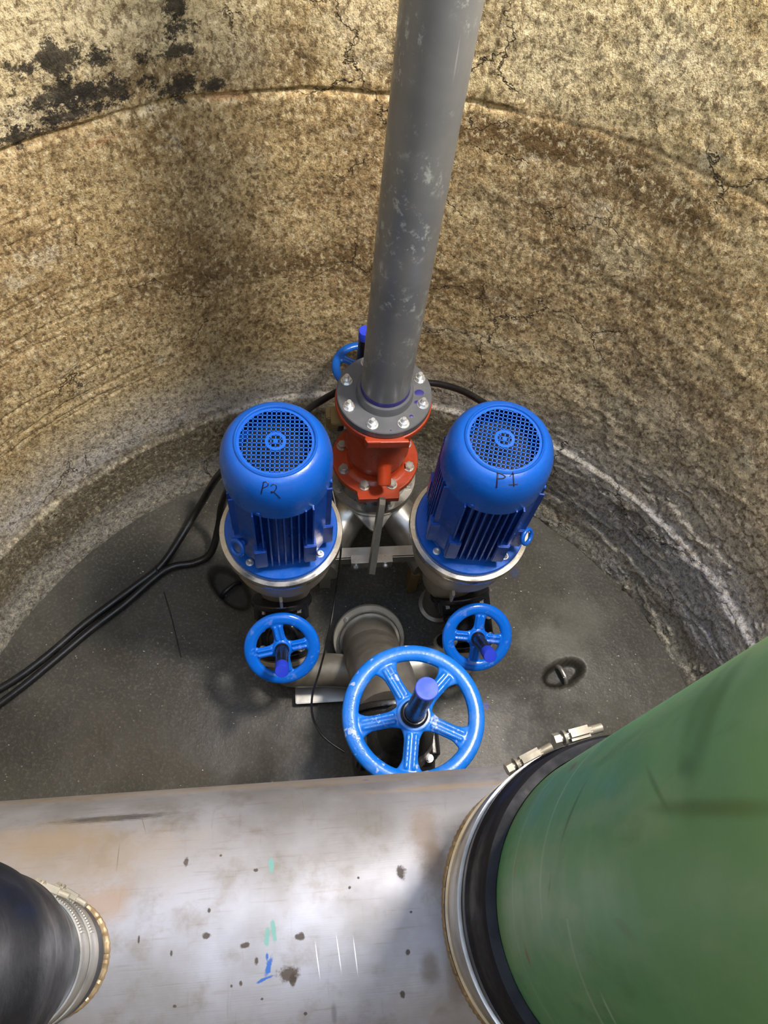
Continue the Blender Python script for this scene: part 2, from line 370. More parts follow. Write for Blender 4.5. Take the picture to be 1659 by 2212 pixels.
# floor with the two oval lifting pockets
def floor_mat():
    n = NT('wet dark concrete floor'); P = n.coord('Object')
    big = n.noise(P, 2.6, 5, .6); mid = n.noise(P, 14, 6, .65); fine = n.noise(P, 120, 4, .7)
    c = n.mix(n.ramp(big, .38, .62), c4(50, 49, 44), c4(70, 68, 60))
    c = n.mix(n.ramp(mid, .45, .68, 0, .55), c, c4(52, 48, 40))
    c = n.mix(n.ramp(fine, .48, .7, 0, .45), c, c4(112, 106, 92))
    vo = n.n('ShaderNodeTexVoronoi'); n.put(vo.inputs['Vector'], P); vo.inputs['Scale'].default_value = 46
    c = n.mix(n.math('MULTIPLY', n.ramp(vo.outputs['Distance'], .13, .05), n.ramp(n.noise(P, 8, 3), .46, .6, 0, .75)), c, c4(150, 144, 130))
    for px, rx, ry, col, am in (((1205, 1390), .09, .05, (120, 118, 108), .5), ((1250, 1330), .10, .06, (112, 110, 100), .45), ((1110, 1235), .012, .02, (30, 70, 130), .6), ((1050, 1525), .008, .01, (40, 50, 190), .8),
                                ((560, 1600), .2, .12, (40, 38, 34), .5), ((300, 1600), .3, .12, (56, 46, 30), .4)):
        q = at(*px, 0); c = n.mix(n.math('MULTIPLY', n.blob(P, (q.x, q.y), (rx, ry), .2, .6, n.math('MULTIPLY', n.math('SUBTRACT', mid, .5), 1.6)), am * .6), c, c4(*col))
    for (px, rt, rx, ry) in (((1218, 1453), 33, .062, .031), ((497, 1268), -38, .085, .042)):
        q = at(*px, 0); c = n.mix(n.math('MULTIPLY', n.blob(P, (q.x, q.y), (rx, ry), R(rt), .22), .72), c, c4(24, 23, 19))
    rough = n.ramp(n.noise(P, 3.2, 4), .40, .62, .42, .72)
    nm = n.bump(n.math('ADD', n.math('MULTIPLY', fine, .3), mid), .5, .004)
    return n.done(c, rough, 0, nm, spec=.5)
nr, na = 240, 620
rads = np.linspace(0.0, RAD + .03, nr)[:, None]; ang = np.linspace(0, 2 * PI, na)[None, :]
FX = CX + rads * np.cos(ang); FY = CY + rads * np.sin(ang)
FZ = (fbm(FX * 5 + 40, FY * 5 + 40, 71, 4) - .5) * .006
POCK = []
for px, rot, rx, ry in (((1218, 1453), R(33), .066, .034), ((497, 1268), R(-38), .085, .042)):
    q = at(*px, 0); POCK.append((q, rot, rx, ry)); dx, dy = FX - q.x, FY - q.y
    a_ = (dx * math.cos(rot) + dy * math.sin(rot)) / rx; b_ = (-dx * math.sin(rot) + dy * math.cos(rot)) / ry
    dd = np.sqrt(a_ ** 2 + b_ ** 2); FZ = FZ - .034 * (1 - k(.72, 1.06, dd))
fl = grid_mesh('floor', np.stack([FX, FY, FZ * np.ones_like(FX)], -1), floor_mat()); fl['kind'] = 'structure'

# ------------------------------------------------------------------ handwheels and gate valves
def wheel_mesh(ro, rw, rh, hub, nsp, rot, vox=.0016, ribs=True):
    bm = bmesh.new(); rc = ro - rw
    lathe(bm, [(rc + rw * math.cos(t), rh * math.sin(t)) for t in [2 * PI * i / 14 for i in range(14)]], n=110, closed=True)
    lathe(bm, [(hub, -.006), (hub * 1.05, 0), (hub * .95, .008), (hub * .6, .009)], n=36, cap0=True, cap1=True)
    for k_ in range(nsp):
        a = rot + 2 * PI * k_ / nsp; m = Matrix.Rotation(a, 4, 'Z'); N = 14; L = []
        for i in range(N + 1):
            t = i / N; x = hub * .5 + (rc - hub * .5) * t
            flare = max(0, (t - .60) / .40) ** 2 * rw * 1.9 + max(0, (.35 - t) / .35) ** 2 * hub * .45
            hw = rw * .92 + flare; hh = rh * .62
            L.append([bm.verts.new(m @ Vector((x, hw * math.cos(s), hh * math.sin(s)))) for s in [2 * PI * j / 12 for j in range(12)]])
        for a_, b_ in zip(L, L[1:]):
            for j in range(12): bm.faces.new((a_[j], a_[(j + 1) % 12], b_[(j + 1) % 12], b_[j]))
        bm.faces.new(L[0]); bm.faces.new(L[-1])
        if ribs:
            for sgn in (-1, 1):
                tube(bm, [m @ Vector((hub * 1.1, sgn * rw * .42, rh * .52)), m @ Vector((rc - rw * 1.2, sgn * rw * .42, rh * .52))], rw * .26, 8)
    return fuse(bm, vox, 3)

def gate_valve(name, label, hub_uv, stem_dir, pipe_dir, ro, rw, rh, hub, nsp, rot, fl_r, fl_half, drop, stem_len, stem_r, wheelmat, capmat, capr=None, capl=.012, lettering=False, group=None):
    """hub_uv: centre of the wheel (u,v,z); built in a local frame z = stem, y = pipe"""
    zd = Vector(stem_dir).normalized(); yd = Vector(pipe_dir); yd = (yd - zd * yd.dot(zd)).normalized(); xd = yd.cross(zd)
    base = Vector(hub_uv) - zd * drop
    t = thing(name, label, 'valve', W(*base), 0, group)
    m3 = Matrix((xd, yd, zd)).transposed(); rotA = Matrix.Rotation(A, 3, 'Z')
    t.rotation_euler = (rotA @ m3).to_euler()
    # body: barrel between two flanges, swelling into the bonnet
    bm = bmesh.new(); r0 = fl_r * .56
    lathe(bm, [(r0, -fl_half), (r0 * 1.12, -fl_half * .5), (r0 * 1.2, 0), (r0 * 1.12, fl_half * .5), (r0, fl_half)], frame((0, 0, 0), (0, 1, 0)), 40, True, True)
    for s in (-1, 1): cyl(bm, (0, s * fl_half - (.0 if s < 0 else .016), 0), (0, 1, 0), fl_r if s < 0 or drop < .3 else fl_r * .66, .016, 48, .002)
    bq = 1.45 if drop < .2 else .95
    if drop < .2: box(bm, (0, fl_half - .026, .012), (fl_r * 1.75, .046, .078), bev=.006)
    box(bm, (0, 0, fl_r * .45), (fl_r * 1.25, fl_half * .62, fl_r * .9), bev=.008)
    box(bm, (0, 0, fl_r * .98), (fl_r * bq, fl_half * .95, .014), bev=.004)
    obj('body', fuse(bm, .0026, 2), M['black'], t)
    bm = bmesh.new()
    box(bm, (0, 0, fl_r * .98 + .016), (fl_r * bq, fl_half * .95, .014), bev=.004)
    zt = drop - .02
    lathe(bm, [(fl_r * .48, fl_r * .98 + .02), (fl_r * .40, (fl_r + zt) * .5), (hub * .85, zt - .02), (hub * .85, zt)], n=32, cap0=True, cap1=True)
    obj('bonnet', fuse(bm, .0024, 3), M['black'], t)
    for sx in (-1, 1):
        for sy in (-1, 1): hexbolt(t, (sx * fl_r * bq * .42, sy * fl_half * .36, fl_r * .98 + .023), (0, 0, 1), .0065, .006)
    for s in (-1, 1):
        for i in range(4):
            a = PI / 4 + i * PI / 2
            if s > 0 and drop > .3: continue
            hexbolt(t, (fl_r * .8 * math.cos(a), s * (fl_half - .016), fl_r * .8 * math.sin(a)), (0, -s, 0), .0085, .009, stud=.006)
    wh = obj('handwheel', wheel_mesh(ro, rw, rh, hub, nsp, rot), wheelmat, t, angle=None); wh.location = (0, 0, drop)
    bm = bmesh.new(); lathe(bm, [(hub * .78, drop + .004), (hub * .78, drop + .014), (hub * .66, drop + .018), (stem_r * 1.05, drop + .018)], n=32)
    obj('collar', bm, M['black'], t)
    bm = bmesh.new(); cyl(bm, (0, 0, drop - .04), (0, 0, 1), stem_r, stem_len + .04, 36, .001)
    st = obj('stem_tube', bm, M['black'], t)
    cr = capr or stem_r * 1.06
    bm = bmesh.new(); lathe(bm, [(cr, drop + stem_len - capl), (cr, drop + stem_len + .002), (cr * .94, drop + stem_len + .0035), (0, drop + stem_len + .0035)], n=40)
    obj('stem_cap', bm, capmat, st)
    if lettering:
        word = 'OPEN 909 SHUT'
        txt = bmesh.new(); step = R(4.3)
        for i, ch in enumerate(word):
            if ch == ' ': continue
            cu = bpy.data.curves.new('t', 'FONT'); cu.body = ch; cu.size = .0115; cu.extrude = .0007; cu.align_x = 'CENTER'; cu.align_y = 'CENTER'
            o = bpy.data.objects.new('t', cu); COL.objects.link(o); me = bpy.data.meshes.new_from_object(o.evaluated_get(bpy.context.evaluated_depsgraph_get()))
            a = R(212) - i * step; rc = ro - rw * 1.02
            me.transform(Matrix.Rotation(a, 4, 'Z') @ Matrix.Translation((rc, 0, rh * .98)) @ Matrix.Rotation(-PI / 2, 4, 'Z'))
            txt.from_mesh(me); bpy.data.objects.remove(o); bpy.data.curves.remove(cu); bpy.data.meshes.remove(me)
        obj('lettering', txt, wheelmat, wh, False)
    return t

sdir = (0, -.64, .77); pdir = (0, .77, .64)
gate_valve('gate_valve', 'small black gate valve with blue handwheel below the pump marked P2', (-.036, .598, .30), sdir, pdir, .0905, .0148, .0095, .022, 4, R(100), .078, .072, .165, .128, .0148, M['wheel_clean'], M['cap'], capl=.026)
gate_valve('gate_valve', 'small black gate valve with blue handwheel below the pump marked P1', (.438, .600, .30), (.01, -.60, .80), (-.12, .77, .6), .0875, .0145, .0095, .022, 4, R(74), .078, .072, .165, .128, .0148, M['wheel_clean'], M['cap'], capl=.026)
gate_valve('gate_valve', 'large black gate valve with big worn blue handwheel beside the stainless header', (.203, .324, .75), (0, 0, 1), (0, 1, 0), .129, .0152, .0110, .032, 5, R(44), .140, .105, .40, .185, .0178, M['wheel'], M['cap_pale'], capl=.004, lettering=True)
gate_valve('gate_valve', 'gate valve with blue handwheel half hidden behind the grey riser pipe', (.180, 1.204, .585), (0, 0, 1), (1, 0, 0), .074, .0105, .0080, .018, 4, R(60), .05, .055, .20, .135, .0145, M['wheel_dark'], M['cap'], capl=.022)

# ------------------------------------------------------------------ pumps
def pump(label, mark, u, v, rot, eye_side, strokes):
    t = thing('pump', label, 'pump', W(u, v, 0), A + rot)
    # stainless casing
    bm = bmesh.new()
    lathe(bm, [(.060, .20), (.070, .22), (.070, .36), (.092, .375), (.108, .390), (.118, .415), (.124, .46), (.126, .495), (.118, .50)], n=80, cap0=True, cap1=True)
    box(bm, (-.018, -.118, .40), (.007, .024, .045), bev=.002)
    cs = obj('pump_casing', bm, M['ss_dull'], t)
    bm = bmesh.new(); lathe(bm, [(.11, .496), (.128, .496), (.131, .501), (.131, .509), (.1365, .512), (.138, .517), (.138, .530), (.1365, .534), (.11, .534)], n=96, closed=True)
    obj('adapter_ring', bm, M['ring'], t)
    bm = bmesh.new(); lathe(bm, [(.05, .534), (.124, .534), (.1255, .536), (.1255, .546), (.1235, .549), (.10, .549), (.094, .556), (.05, .556)], n=96, closed=True)
    obj('motor_flange', bm, M['motor'], t)
    for i in range(4):
        a = PI / 4 + i * PI / 2
        bm = bmesh.new(); m = Matrix.Translation((.1085 * math.cos(a), .1085 * math.sin(a), .549))
        lathe(bm, [(.0088, 0), (.0088, .0012), (.0066, .0014), (.0066, .0065), (.0058, .0075), (.0036, .0075), (.0036, .003), (0, .003)], m, 20)
        obj('cap_screw', bm, M['zinc'], t)
    # finned body
    bm = bmesh.new()
    lathe(bm, [(.088, .552), (.086, .565), (.084, .80), (.084, .86)], n=64, cap0=True, cap1=True)
    for q in range(4):
        m = Matrix.Rotation(q * PI / 2, 4, 'Z')
        for i in range(-4, 5):
            x = i * .0145; yo = .1045 - .0003 * i * i
            for z0, z1, f in ((.572, .818, 1.),):
                vs = [(-yo * .985, z0), (-yo, z0 + .02), (-yo, z1), (-.055, z1), (-.055, z0 - .01), (-yo * .93, z0 - .006)]
                a = [bm.verts.new(m @ Vector((x - .0016, y, z))) for y, z in vs]; b = [bm.verts.new(m @ Vector((x + .0016, y, z))) for y, z in vs]
                bm.faces.new(a); bm.faces.new(b)
                for j in range(6): bm.faces.new((a[j], a[(j + 1) % 6], b[(j + 1) % 6], b[j]))
    obj('finned_housing', bm, M['motor_dark'], t, True, angle=30)
    # corner pads, lower blocks
    for q in range(4):
        m = Matrix.Rotation(q * PI / 2 + PI / 4, 4, 'Z'); bm = bmesh.new()
        box(bm, (0, -.090, .700), (.048, .030, .25), m, .002)
        for zz in (.66, .715): cyl(bm, m @ Vector((0, -.1048, zz)), m.to_3x3() @ Vector((0, -1, 0)), .0034, .0006, 16)
        obj('corner_pad', bm, M['motor_dark'], t)
    for q in range(4):
        m = Matrix.Rotation(q * PI / 2, 4, 'Z')
        for sx in (-1, 1):
            bm = bmesh.new(); box(bm, (sx * .0515, -.089, .618), (.0265, .032, .080), m, .002)
            obj('fin_block', bm, M['motor_dark'], t)
    # lifting eye
    m = Matrix.Rotation(eye_side * R(51 if eye_side < 0 else 57), 4, 'Z'); bm = bmesh.new()
    cen = m @ Vector((0, -.126, .642)); tan = (m.to_3x3() @ Vector((1, 0, .1))).normalized(); upv = Vector((0, 0, 1)); nr_ = (m.to_3x3() @ Vector((0, -1, .55))).normalized(); up2 = nr_.cross(tan)
    pts = [cen + tan * (  .0165 * math.cos(x)) + up2 * (.0165 * math.sin(x)) for x in [2 * PI * i / 28 for i in range(29)]]
    tube(bm, pts, .0048, 12, cap=False); tube(bm, [m @ Vector((0, -.09, .62)), cen - up2 * .0 + (m.to_3x3() @ Vector((0, .014, -.002)))], .007, 14)
    obj('lifting_eye', bm, M['motor'], t)
    # terminal box on the side facing away
    bm = bmesh.new(); mb = Matrix.Rotation(-rot + R(180), 4, 'Z')
    box(bm, (0, -.118, .68), (.085, .045, .09), mb, .006); cyl(bm, mb @ Vector((0, -.125, .75)), (0, 0, 1), .012, .02, 18)
    obj('terminal_box', bm, M['motor_dark'], t)
    # fan cowl
    prof = [(.0715, .9185), (.0725, .9215), (.0745, .9228), (.0765, .9215), (.0775, .9185), (.083, .9165), (.089, .912), (.095, .904), (.1005, .893), (.1045, .879), (.1070, .862), (.1075, .845), (.1075, .812), (.1055, .812), (.1055, .86), (.0985, .89), (.085, .910), (.0715, .9145)]
    bm = bmesh.new(); lathe(bm, prof, n=112, closed=True)
    for a in (R(-115), R(-25), R(65), R(155)):
        p = Vector((.107 * math.cos(a), .107 * math.sin(a), .826)); cyl(bm, p, (math.cos(a), math.sin(a), 0), .0042, .0035, 14, .001)
    cowl = obj('fan_cowl', bm, M['motor'], t, angle=50)
    # grille: square mesh in the cowl mouth
    bm = bmesh.new(); pitch = .00855; bw = .0021; rg = .0712
    for ax in (0, 1):
        for i in range(-8, 9):
            o_ = (i + (.5 if ax else 0)) * pitch
            if abs(o_) > rg - .002: continue
            L = math.sqrt(rg * rg - o_ * o_)
            c = (0, o_, .9168) if ax else (o_, 0, .9168); s = (2 * L, bw, .0014) if ax else (bw, 2 * L, .0014)
            box(bm, c, s, Matrix.Rotation(R(-8), 4, 'Z'))
    lathe(bm, [(.0135, .9160), (.0195, .9160), (.0195, .9180), (.0135, .9180)], n=36, closed=True)
    lathe(bm, [(.0665, .9160), (.0725, .9160), (.0725, .9180), (.0665, .9180)], n=72, closed=True)
    cyl(bm, (0, 0, .916), (0, 0, 1), .0045, .002, 18)
    obj('fan_grille', bm, M['motor'], cowl, False)
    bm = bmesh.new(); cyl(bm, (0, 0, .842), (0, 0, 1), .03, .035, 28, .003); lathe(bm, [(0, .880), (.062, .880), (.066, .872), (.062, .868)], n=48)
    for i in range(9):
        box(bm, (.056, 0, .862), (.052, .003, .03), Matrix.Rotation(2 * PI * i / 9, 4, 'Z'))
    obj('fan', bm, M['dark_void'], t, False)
    # hand-written mark on the shoulder of the cowl
    bpy.context.view_layer.update(); mw = t.matrix_world
    vsw = [mw @ v_.co for v_ in cowl.data.vertices]; tree = BVHTree.FromPolygons(vsw, [tuple(p.vertices) for p in cowl.data.polygons])
    bm = bmesh.new(); inv = mw.inverted()
    for st, wd in strokes:
        pts = []
        sp = [(p.x, p.y) for p in spline([(x, y, 0) for x, y in st], 5)] if len(st) > 2 else [(st[0][0] + (st[1][0] - st[0][0]) * i / 8, st[0][1] + (st[1][1] - st[0][1]) * i / 8) for i in range(9)]
        for x, y in sp:
            h = tree.ray_cast(Vector((0, 0, H)), ray(x, y).normalized())
            if h[0] is not None: pts.append(inv @ (h[0] + h[1] * .0001))
        if len(pts) > 1: tube(bm, pts, wd * 1.5, 6)
    obj('handwritten_mark', bm, M['marker'], cowl, True, label='handwritten %s in black marker' % mark)
    bm = bmesh.new(); lathe(bm, [(.055, 0), (.055, .012), (.045, .016), (.045, .21)], n=40, cap0=True, cap1=True); obj('pedestal', bm, M['pipe'], t)
    return t
z1 = lambda L: [(440 + x * 320 / 1475, 840 + y * 320 / 1475) for x, y in L]
z2 = lambda L: [(860 + x * 360 / 1593, 840 + y * 360 / 1593) for x, y in L]
pump('blue motor pump marked P2 left of the red-orange check valve', 'P2', -.026, .801, R(5), -1,
     [(z1([(598, 925), (572, 1045)]), .0007), (z1([(590, 938), (618, 925), (640, 940), (636, 965), (588, 990)]), .0006),
      (z1([(668, 970), (690, 950), (718, 958), (724, 985), (708, 1015), (678, 1036), (672, 1022), (700, 1030), (735, 1062), (764, 1088)]), .0006)])
pump('blue motor pump marked P1 right of the red-orange check valve', 'P1', .402, .793, R(-7), 1,
     [(z2([(952, 800), (941, 942)]), .0010), (z2([(952, 800), (990, 815), (1024, 838), (1005, 855), (950, 858)]), .0008),
      (z2([(1066, 838), (1088, 815), (1098, 788)]), .0006), (z2([(1098, 788), (1106, 930)]), .0009), (z2([(1060, 916), (1142, 910)]), .0008)])

# ------------------------------------------------------------------ grey riser
PU, PV = .2165, 1.0665
def pvc_mat():
    n = NT('scuffed grey PVC'); P = n.coord()
    c = n.mix(n.ramp(n.noise(P, 6, 4), .35, .65), c4(112, 113, 114), c4(98, 100, 103))
    sc = n.math('MULTIPLY', n.ramp(n.noise(n.scale(P, (1, 1, .7)), 60, 6, .75), .52, .64), n.ramp(n.noise(P, 9, 3), .46, .58))
    c = n.mix(n.math('MULTIPLY', sc, .5), c, c4(180, 188, 184))
    c = n.mix(n.ramp(n.noise(n.scale(P, (1, 1, .03)), 130, 2), .70, .78, 0, .35), c, c4(170, 170, 168))
    return n.done(c, n.ramp(n.noise(P, 20, 3), .3, .7, .28, .45), 0, n.bump(n.noise(P, 300, 2), .05, .001))
M['pvc'] = pvc_mat(); M['pvc_flange'] = paint('grey PVC flange', (88, 90, 94), .36, (112, 112, 112), .35, sc=24)
t = thing('riser_pipe', 'tall grey PVC riser pipe glued into a bolted flange', 'pipe', W(PU, PV, .653), A)
bm = bmesh.new(); lathe(bm, [(.055, .02), (.055, 2.6), (.049, 2.6), (.049, .02)], n=72, closed=True); obj('pipe', bm, M['pvc'], t)
bm = bmesh.new(); lathe(bm, [(.0535, 0), (.1065, 0), (.1085, .002), (.1085, .020), (.1065, .022), (.0655, .022), (.0645, .024), (.0635, .043), (.0620, .045), (.0560, .045), (.0535, .043)], n=96, closed=True)
obj('flange', bm, M['pvc_flange'], t)
bm = bmesh.new(); lathe(bm, [(.0545, .044), (.0562, .0455), (.0562, .050), (.0554, .0585), (.0545, .0585)], n=72, closed=True); obj('primer_ring', bm, M['glue'], t, label='dark blue primer smeared around the joint')
for dx, dy, r_ in ((-.075, -.042, .0042), (.055, -.064, .0045), (.079, -.002, .011), (.072, -.028, .007), (.083, -.045, .002), (.006, -.10, .0022)):
    bm = bmesh.new(); lathe(bm, [(r_, 0), (r_ * .6, .0007), (0, .0009)], Matrix.Translation((dx, dy, .022)) @ Matrix.Diagonal((1, .8, 1, 1)), 14); obj('primer_spot', bm, M['glue'], t, label='blue primer drip')

# ------------------------------------------------------------------ red-orange check valve
t = thing('check_valve', 'red-orange check valve bolted beneath the grey riser flange', 'valve', W(PU, PV, 0), A)
cv = t
bm = bmesh.new()
lathe(bm, [(.055, .652), (.1105, .652), (.1115, .650), (.1115, .636), (.1095, .633), (.072, .633), (.060, .625), (.058, .60), (.062, .585), (.075, .575), (.079, .56), (.080, .45), (.074, .42), (.070, .405), (.074, .392), (.086, .386), (.1095, .385), (.111, .383), (.111, .370), (.109, .367), (.055, .367)], n=80, closed=True)
prism(bm, [(-.052, -.104), (.046, -.108), (.050, -.118), (-.046, -.116)], .626, .652)
prism(bm, [(-.055, -.085), (.055, -.085), (.052, -.121), (-.052, -.121)], .367, .385)
cyl(bm, (.010, -.062, .475), (0, -.62, -.55), .0175, .062, 24, .002)
box(bm, (0, -.055, .60), (.07, .05, .028), bev=.006)
obj('valve_body', fuse(bm, .0022, 2), M['orange'], t)
for i in range(8):
    a = R(22.5) + i * PI / 4 + R(.6)
    hexbolt(t, (.0905 * math.cos(a), .0905 * math.sin(a), .675), (0, 0, 1), .0098, .009, stud=.012)
    hexbolt(t, (.0905 * math.cos(a), .0905 * math.sin(a), .386), (0, 0, 1), .0102, .012, stud=0, mat=M['ss'])
bm = bmesh.new(); box(bm, (-.115, .01, .56), (.03, .035, .05), bev=.003); box(bm, (-.1, -.005, .59), (.04, .05, .012), bev=.002)
obj('hinge_cover', bm, M['wood'], t, label='rusty brown hinge cover')

# ------------------------------------------------------------------ stainless collector below
t = thing('collector_pipe', 'stainless collector with two elbows and a flange beneath the red-orange check valve', 'pipe', W(PU, PV, 0), A)
bm = bmesh.new(); lathe(bm, [(.05, .366), (.094, .366), (.094, .292), (.05, .292)], n=64, closed=True); obj('gasket', bm, M['black'], t)
bm = bmesh.new(); lathe(bm, [(.05, .292), (.114, .292), (.116, .289), (.116, .274), (.114, .271), (.05, .271)], n=96, closed=True)
obj('flange', bm, M['ss_bright'], t)
for i in range(8):
    a = R(22.5) + i * PI / 4; hexbolt(t, (.0995 * math.cos(a), .0995 * math.sin(a), .292), (0, 0, 1), .0092, .014, mat=M['ss'])
bm = bmesh.new(); cyl(bm, (0, 0, .20), (0, 0, 1), .057, .09, 48); cyl(bm, (0, 0, .0), (0, 0, 1), .02, .2, 24); obj('neck', bm, M['ss'], t)
for s in (-1, 1):
    bm = bmesh.new()
    tube(bm, spline([(s * .150, -.215, .17), (s * .125, -.160, .17), (s * .090, -.095, .175), (s * .045, -.040, .20), (s * .012, -.01, .25)], 8), .053, 40)
    obj('elbow', bm, M['ss_bright'], t)
bm = bmesh.new(); prism(bm, [(-.095, -.045), (.090, -.045), (.012, -.152), (-.002, -.160), (-.016, -.152)], .262, .270); obj('gusset_plate', bm, M['ss'], t, False)
hexbolt(t, (-.002, -.146, .270), (0, 0, 1), .0065, .006, stud=.004, mat=M['ss'])

# flat bar standing on edge, and the rail between the pump stands
p0, p1 = uv_of(at(826, 1074, .40)), uv_of(at(802, 1236, .28))
t = thing('flat_bar', 'flat steel bar on edge leaning over the cross rail between the pumps', 'bar', W(p1.x, p1.y, 0), A)
bm = bmesh.new(); d = p0 - p1; q0 = Vector((0, 0, p1.z)); q1 = Vector((d.x, d.y, p0.z))
ax = (q1 - q0).normalized(); sd = Vector((1, 0, 0)); up = ax.cross(sd).normalized(); sd = up.cross(ax); hw = .0075; hh = .020
loop = [(0, -1), (0, 1), (.92, 1), (.98, .6), (1, 0), (.98, -.6), (.92, -1)]
L = (q1 - q0).length
a = [bm.verts.new(q0 + ax * (x * L) + up * (y * hh) - sd * hw) for x, y in loop]; b = [bm.verts.new(q0 + ax * (x * L) + up * (y * hh) + sd * hw) for x, y in loop]
bm.faces.new(a); bm.faces.new(b)
for j in range(7): bm.faces.new((a[j], a[(j + 1) % 7], b[(j + 1) % 7], b[j]))
obj('bar', bm, M['bar'], t, False)
zr = .24; pl, pr = uv_of(at(722, 1192, zr)), uv_of(at(900, 1192, zr))
t = thing('cross_rail', 'stainless cross rail joining the two pump stands', 'rail', W((pl.x + pr.x) / 2, (pl.y + pr.y) / 2, 0), A)
bm = bmesh.new(); Lr = pr.x - pl.x; box(bm, (0, 0, zr - .004), (Lr + .06, .030, .006)); box(bm, (0, -.015, zr - .018), (Lr + .06, .005, .034)); obj('rail', bm, M['ss'], t, False)
bm = bmesh.new(); box(bm, (-.012, -.021, zr + .003), (.108, .022, .006)); box(bm, (-.012, -.030, zr - .012), (.108, .005, .034)); obj('angle_bracket', bm, M['ss_bright'], t, False)
for s in (-.045, .032): hexbolt(t, (s - .008, -.033, zr - .012), (0, -1, 0), .006, .005, mat=M['zinc'])
for s in (-1, 1):
    bm = bmesh.new(); box(bm, (s * (Lr / 2 + .02), 0, zr / 2 - .01), (.03, .006, zr - .02)); obj('rail_leg', bm, M['ss_dull'], t, False)
# wooden wedge
q = at(898, 1226, .14); t = thing('wooden_wedge', 'small brown wooden wedge with a bolt under the P1 pump', 'wedge', (q.x, q.y, 0), A)
bm = bmesh.new(); box(bm, (0, 0, .07), (.026, .045, .14), bev=.003); obj('block', bm, M['wood'], t, False)
hexbolt(t, (.001, -.002, .14), (0, 0, 1), .006, .004, mat=M['wood'])

# ------------------------------------------------------------------ suction manifold
c0 = uv_of(at(797, 1381, .07)); nd = Vector((0, -.60, .80)).normalized()
t = thing('suction_manifold', 'dull stainless suction manifold with a bolted flange between the small handwheels', 'pipe', W(c0.x, c0.y, 0), A)
bm = bmesh.new(); fp = Vector((0, 0, .07)); fm = frame(fp, nd)
lathe(bm, [(.02, -.012), (.095, -.012), (.097, -.009), (.097, .0), (.095, .003), (.084, .0035), (.02, .0035)], fm, 80, True, True); obj('flange', bm, M['ss_dull'], t)
for i in range(4):
    a = R(45) + i * PI / 2 + R(0); hexbolt(t, fm @ Vector((.083 * math.cos(a), .083 * math.sin(a), .004)), nd, .0062, .005, stud=.003, mat=M['ss'])
bm = bmesh.new(); lathe(bm, [(.070, 0), (.0830, 0), (.0830, .022), (.0805, .026), (.072, .026)], fm, 72, True, True); obj('weld_collar', bm, M['ss_bright'], t)
bm = bmesh.new(); big = Vector((.203 - c0.x, .43 - c0.y, .35))
e0 = fp + nd * .01; e1_ = fp + nd * .10
tube(bm, spline([e0, fp + nd * .05, fp + nd * .10 + Vector((0, -.01, -.008)), big + Vector((-.004, .09, -.06)), big + Vector((0, .03, -.02)), big + Vector((0, -.01, 0))], 8), .0735, 56)
cyl(bm, fp - nd * .09, nd, .07, .085, 48)
obj('main_pipe', bm, M['pipe'], t)
for s, hub in ((-1, Vector((-.036, .598, .30))), (1, Vector((.438, .600, .30)))):
    vc = hub - Vector(sdir).normalized() * .165 - Vector(pdir).normalized() * .075
    vc = Vector((vc.x - c0.x, vc.y - c0.y, vc.z)); bm = bmesh.new(); pn = Vector(pdir).normalized()
    tube(bm, spline([vc + pn * .002, vc - pn * .03, vc - pn * .06 + Vector((-s * .02, 0, .012)), Vector((vc.x * .45, vc.y - .055, .11)), Vector((s * .03, -.11, .13)), Vector((0, -.14, .16))], 8), .043 if s < 0 else .046, 36)
    obj('branch_pipe', bm, M['pipe'] if s < 0 else M['ss'], t)
    bm = bmesh.new(); cyl(bm, vc - pn * .014, pn, .078, .012, 48, .001); obj('branch_flange', bm, M['ss_dull'], t)
bm = bmesh.new(); a_, b_ = uv_of(at(641, 1470, .03)), uv_of(at(745, 1505, .03))
box(bm, ((a_.x + b_.x) / 2 - c0.x + .03, (a_.y + b_.y) / 2 - c0.y, .03), (b_.x - a_.x + .07, .075, .006), bev=.002); box(bm, ((a_.x + b_.x) / 2 - c0.x + .09, (a_.y + b_.y) / 2 - c0.y, .014), (.03, .05, .028))
obj('support_plate', bm, M['ss'], t, False)
# stand of the large valve

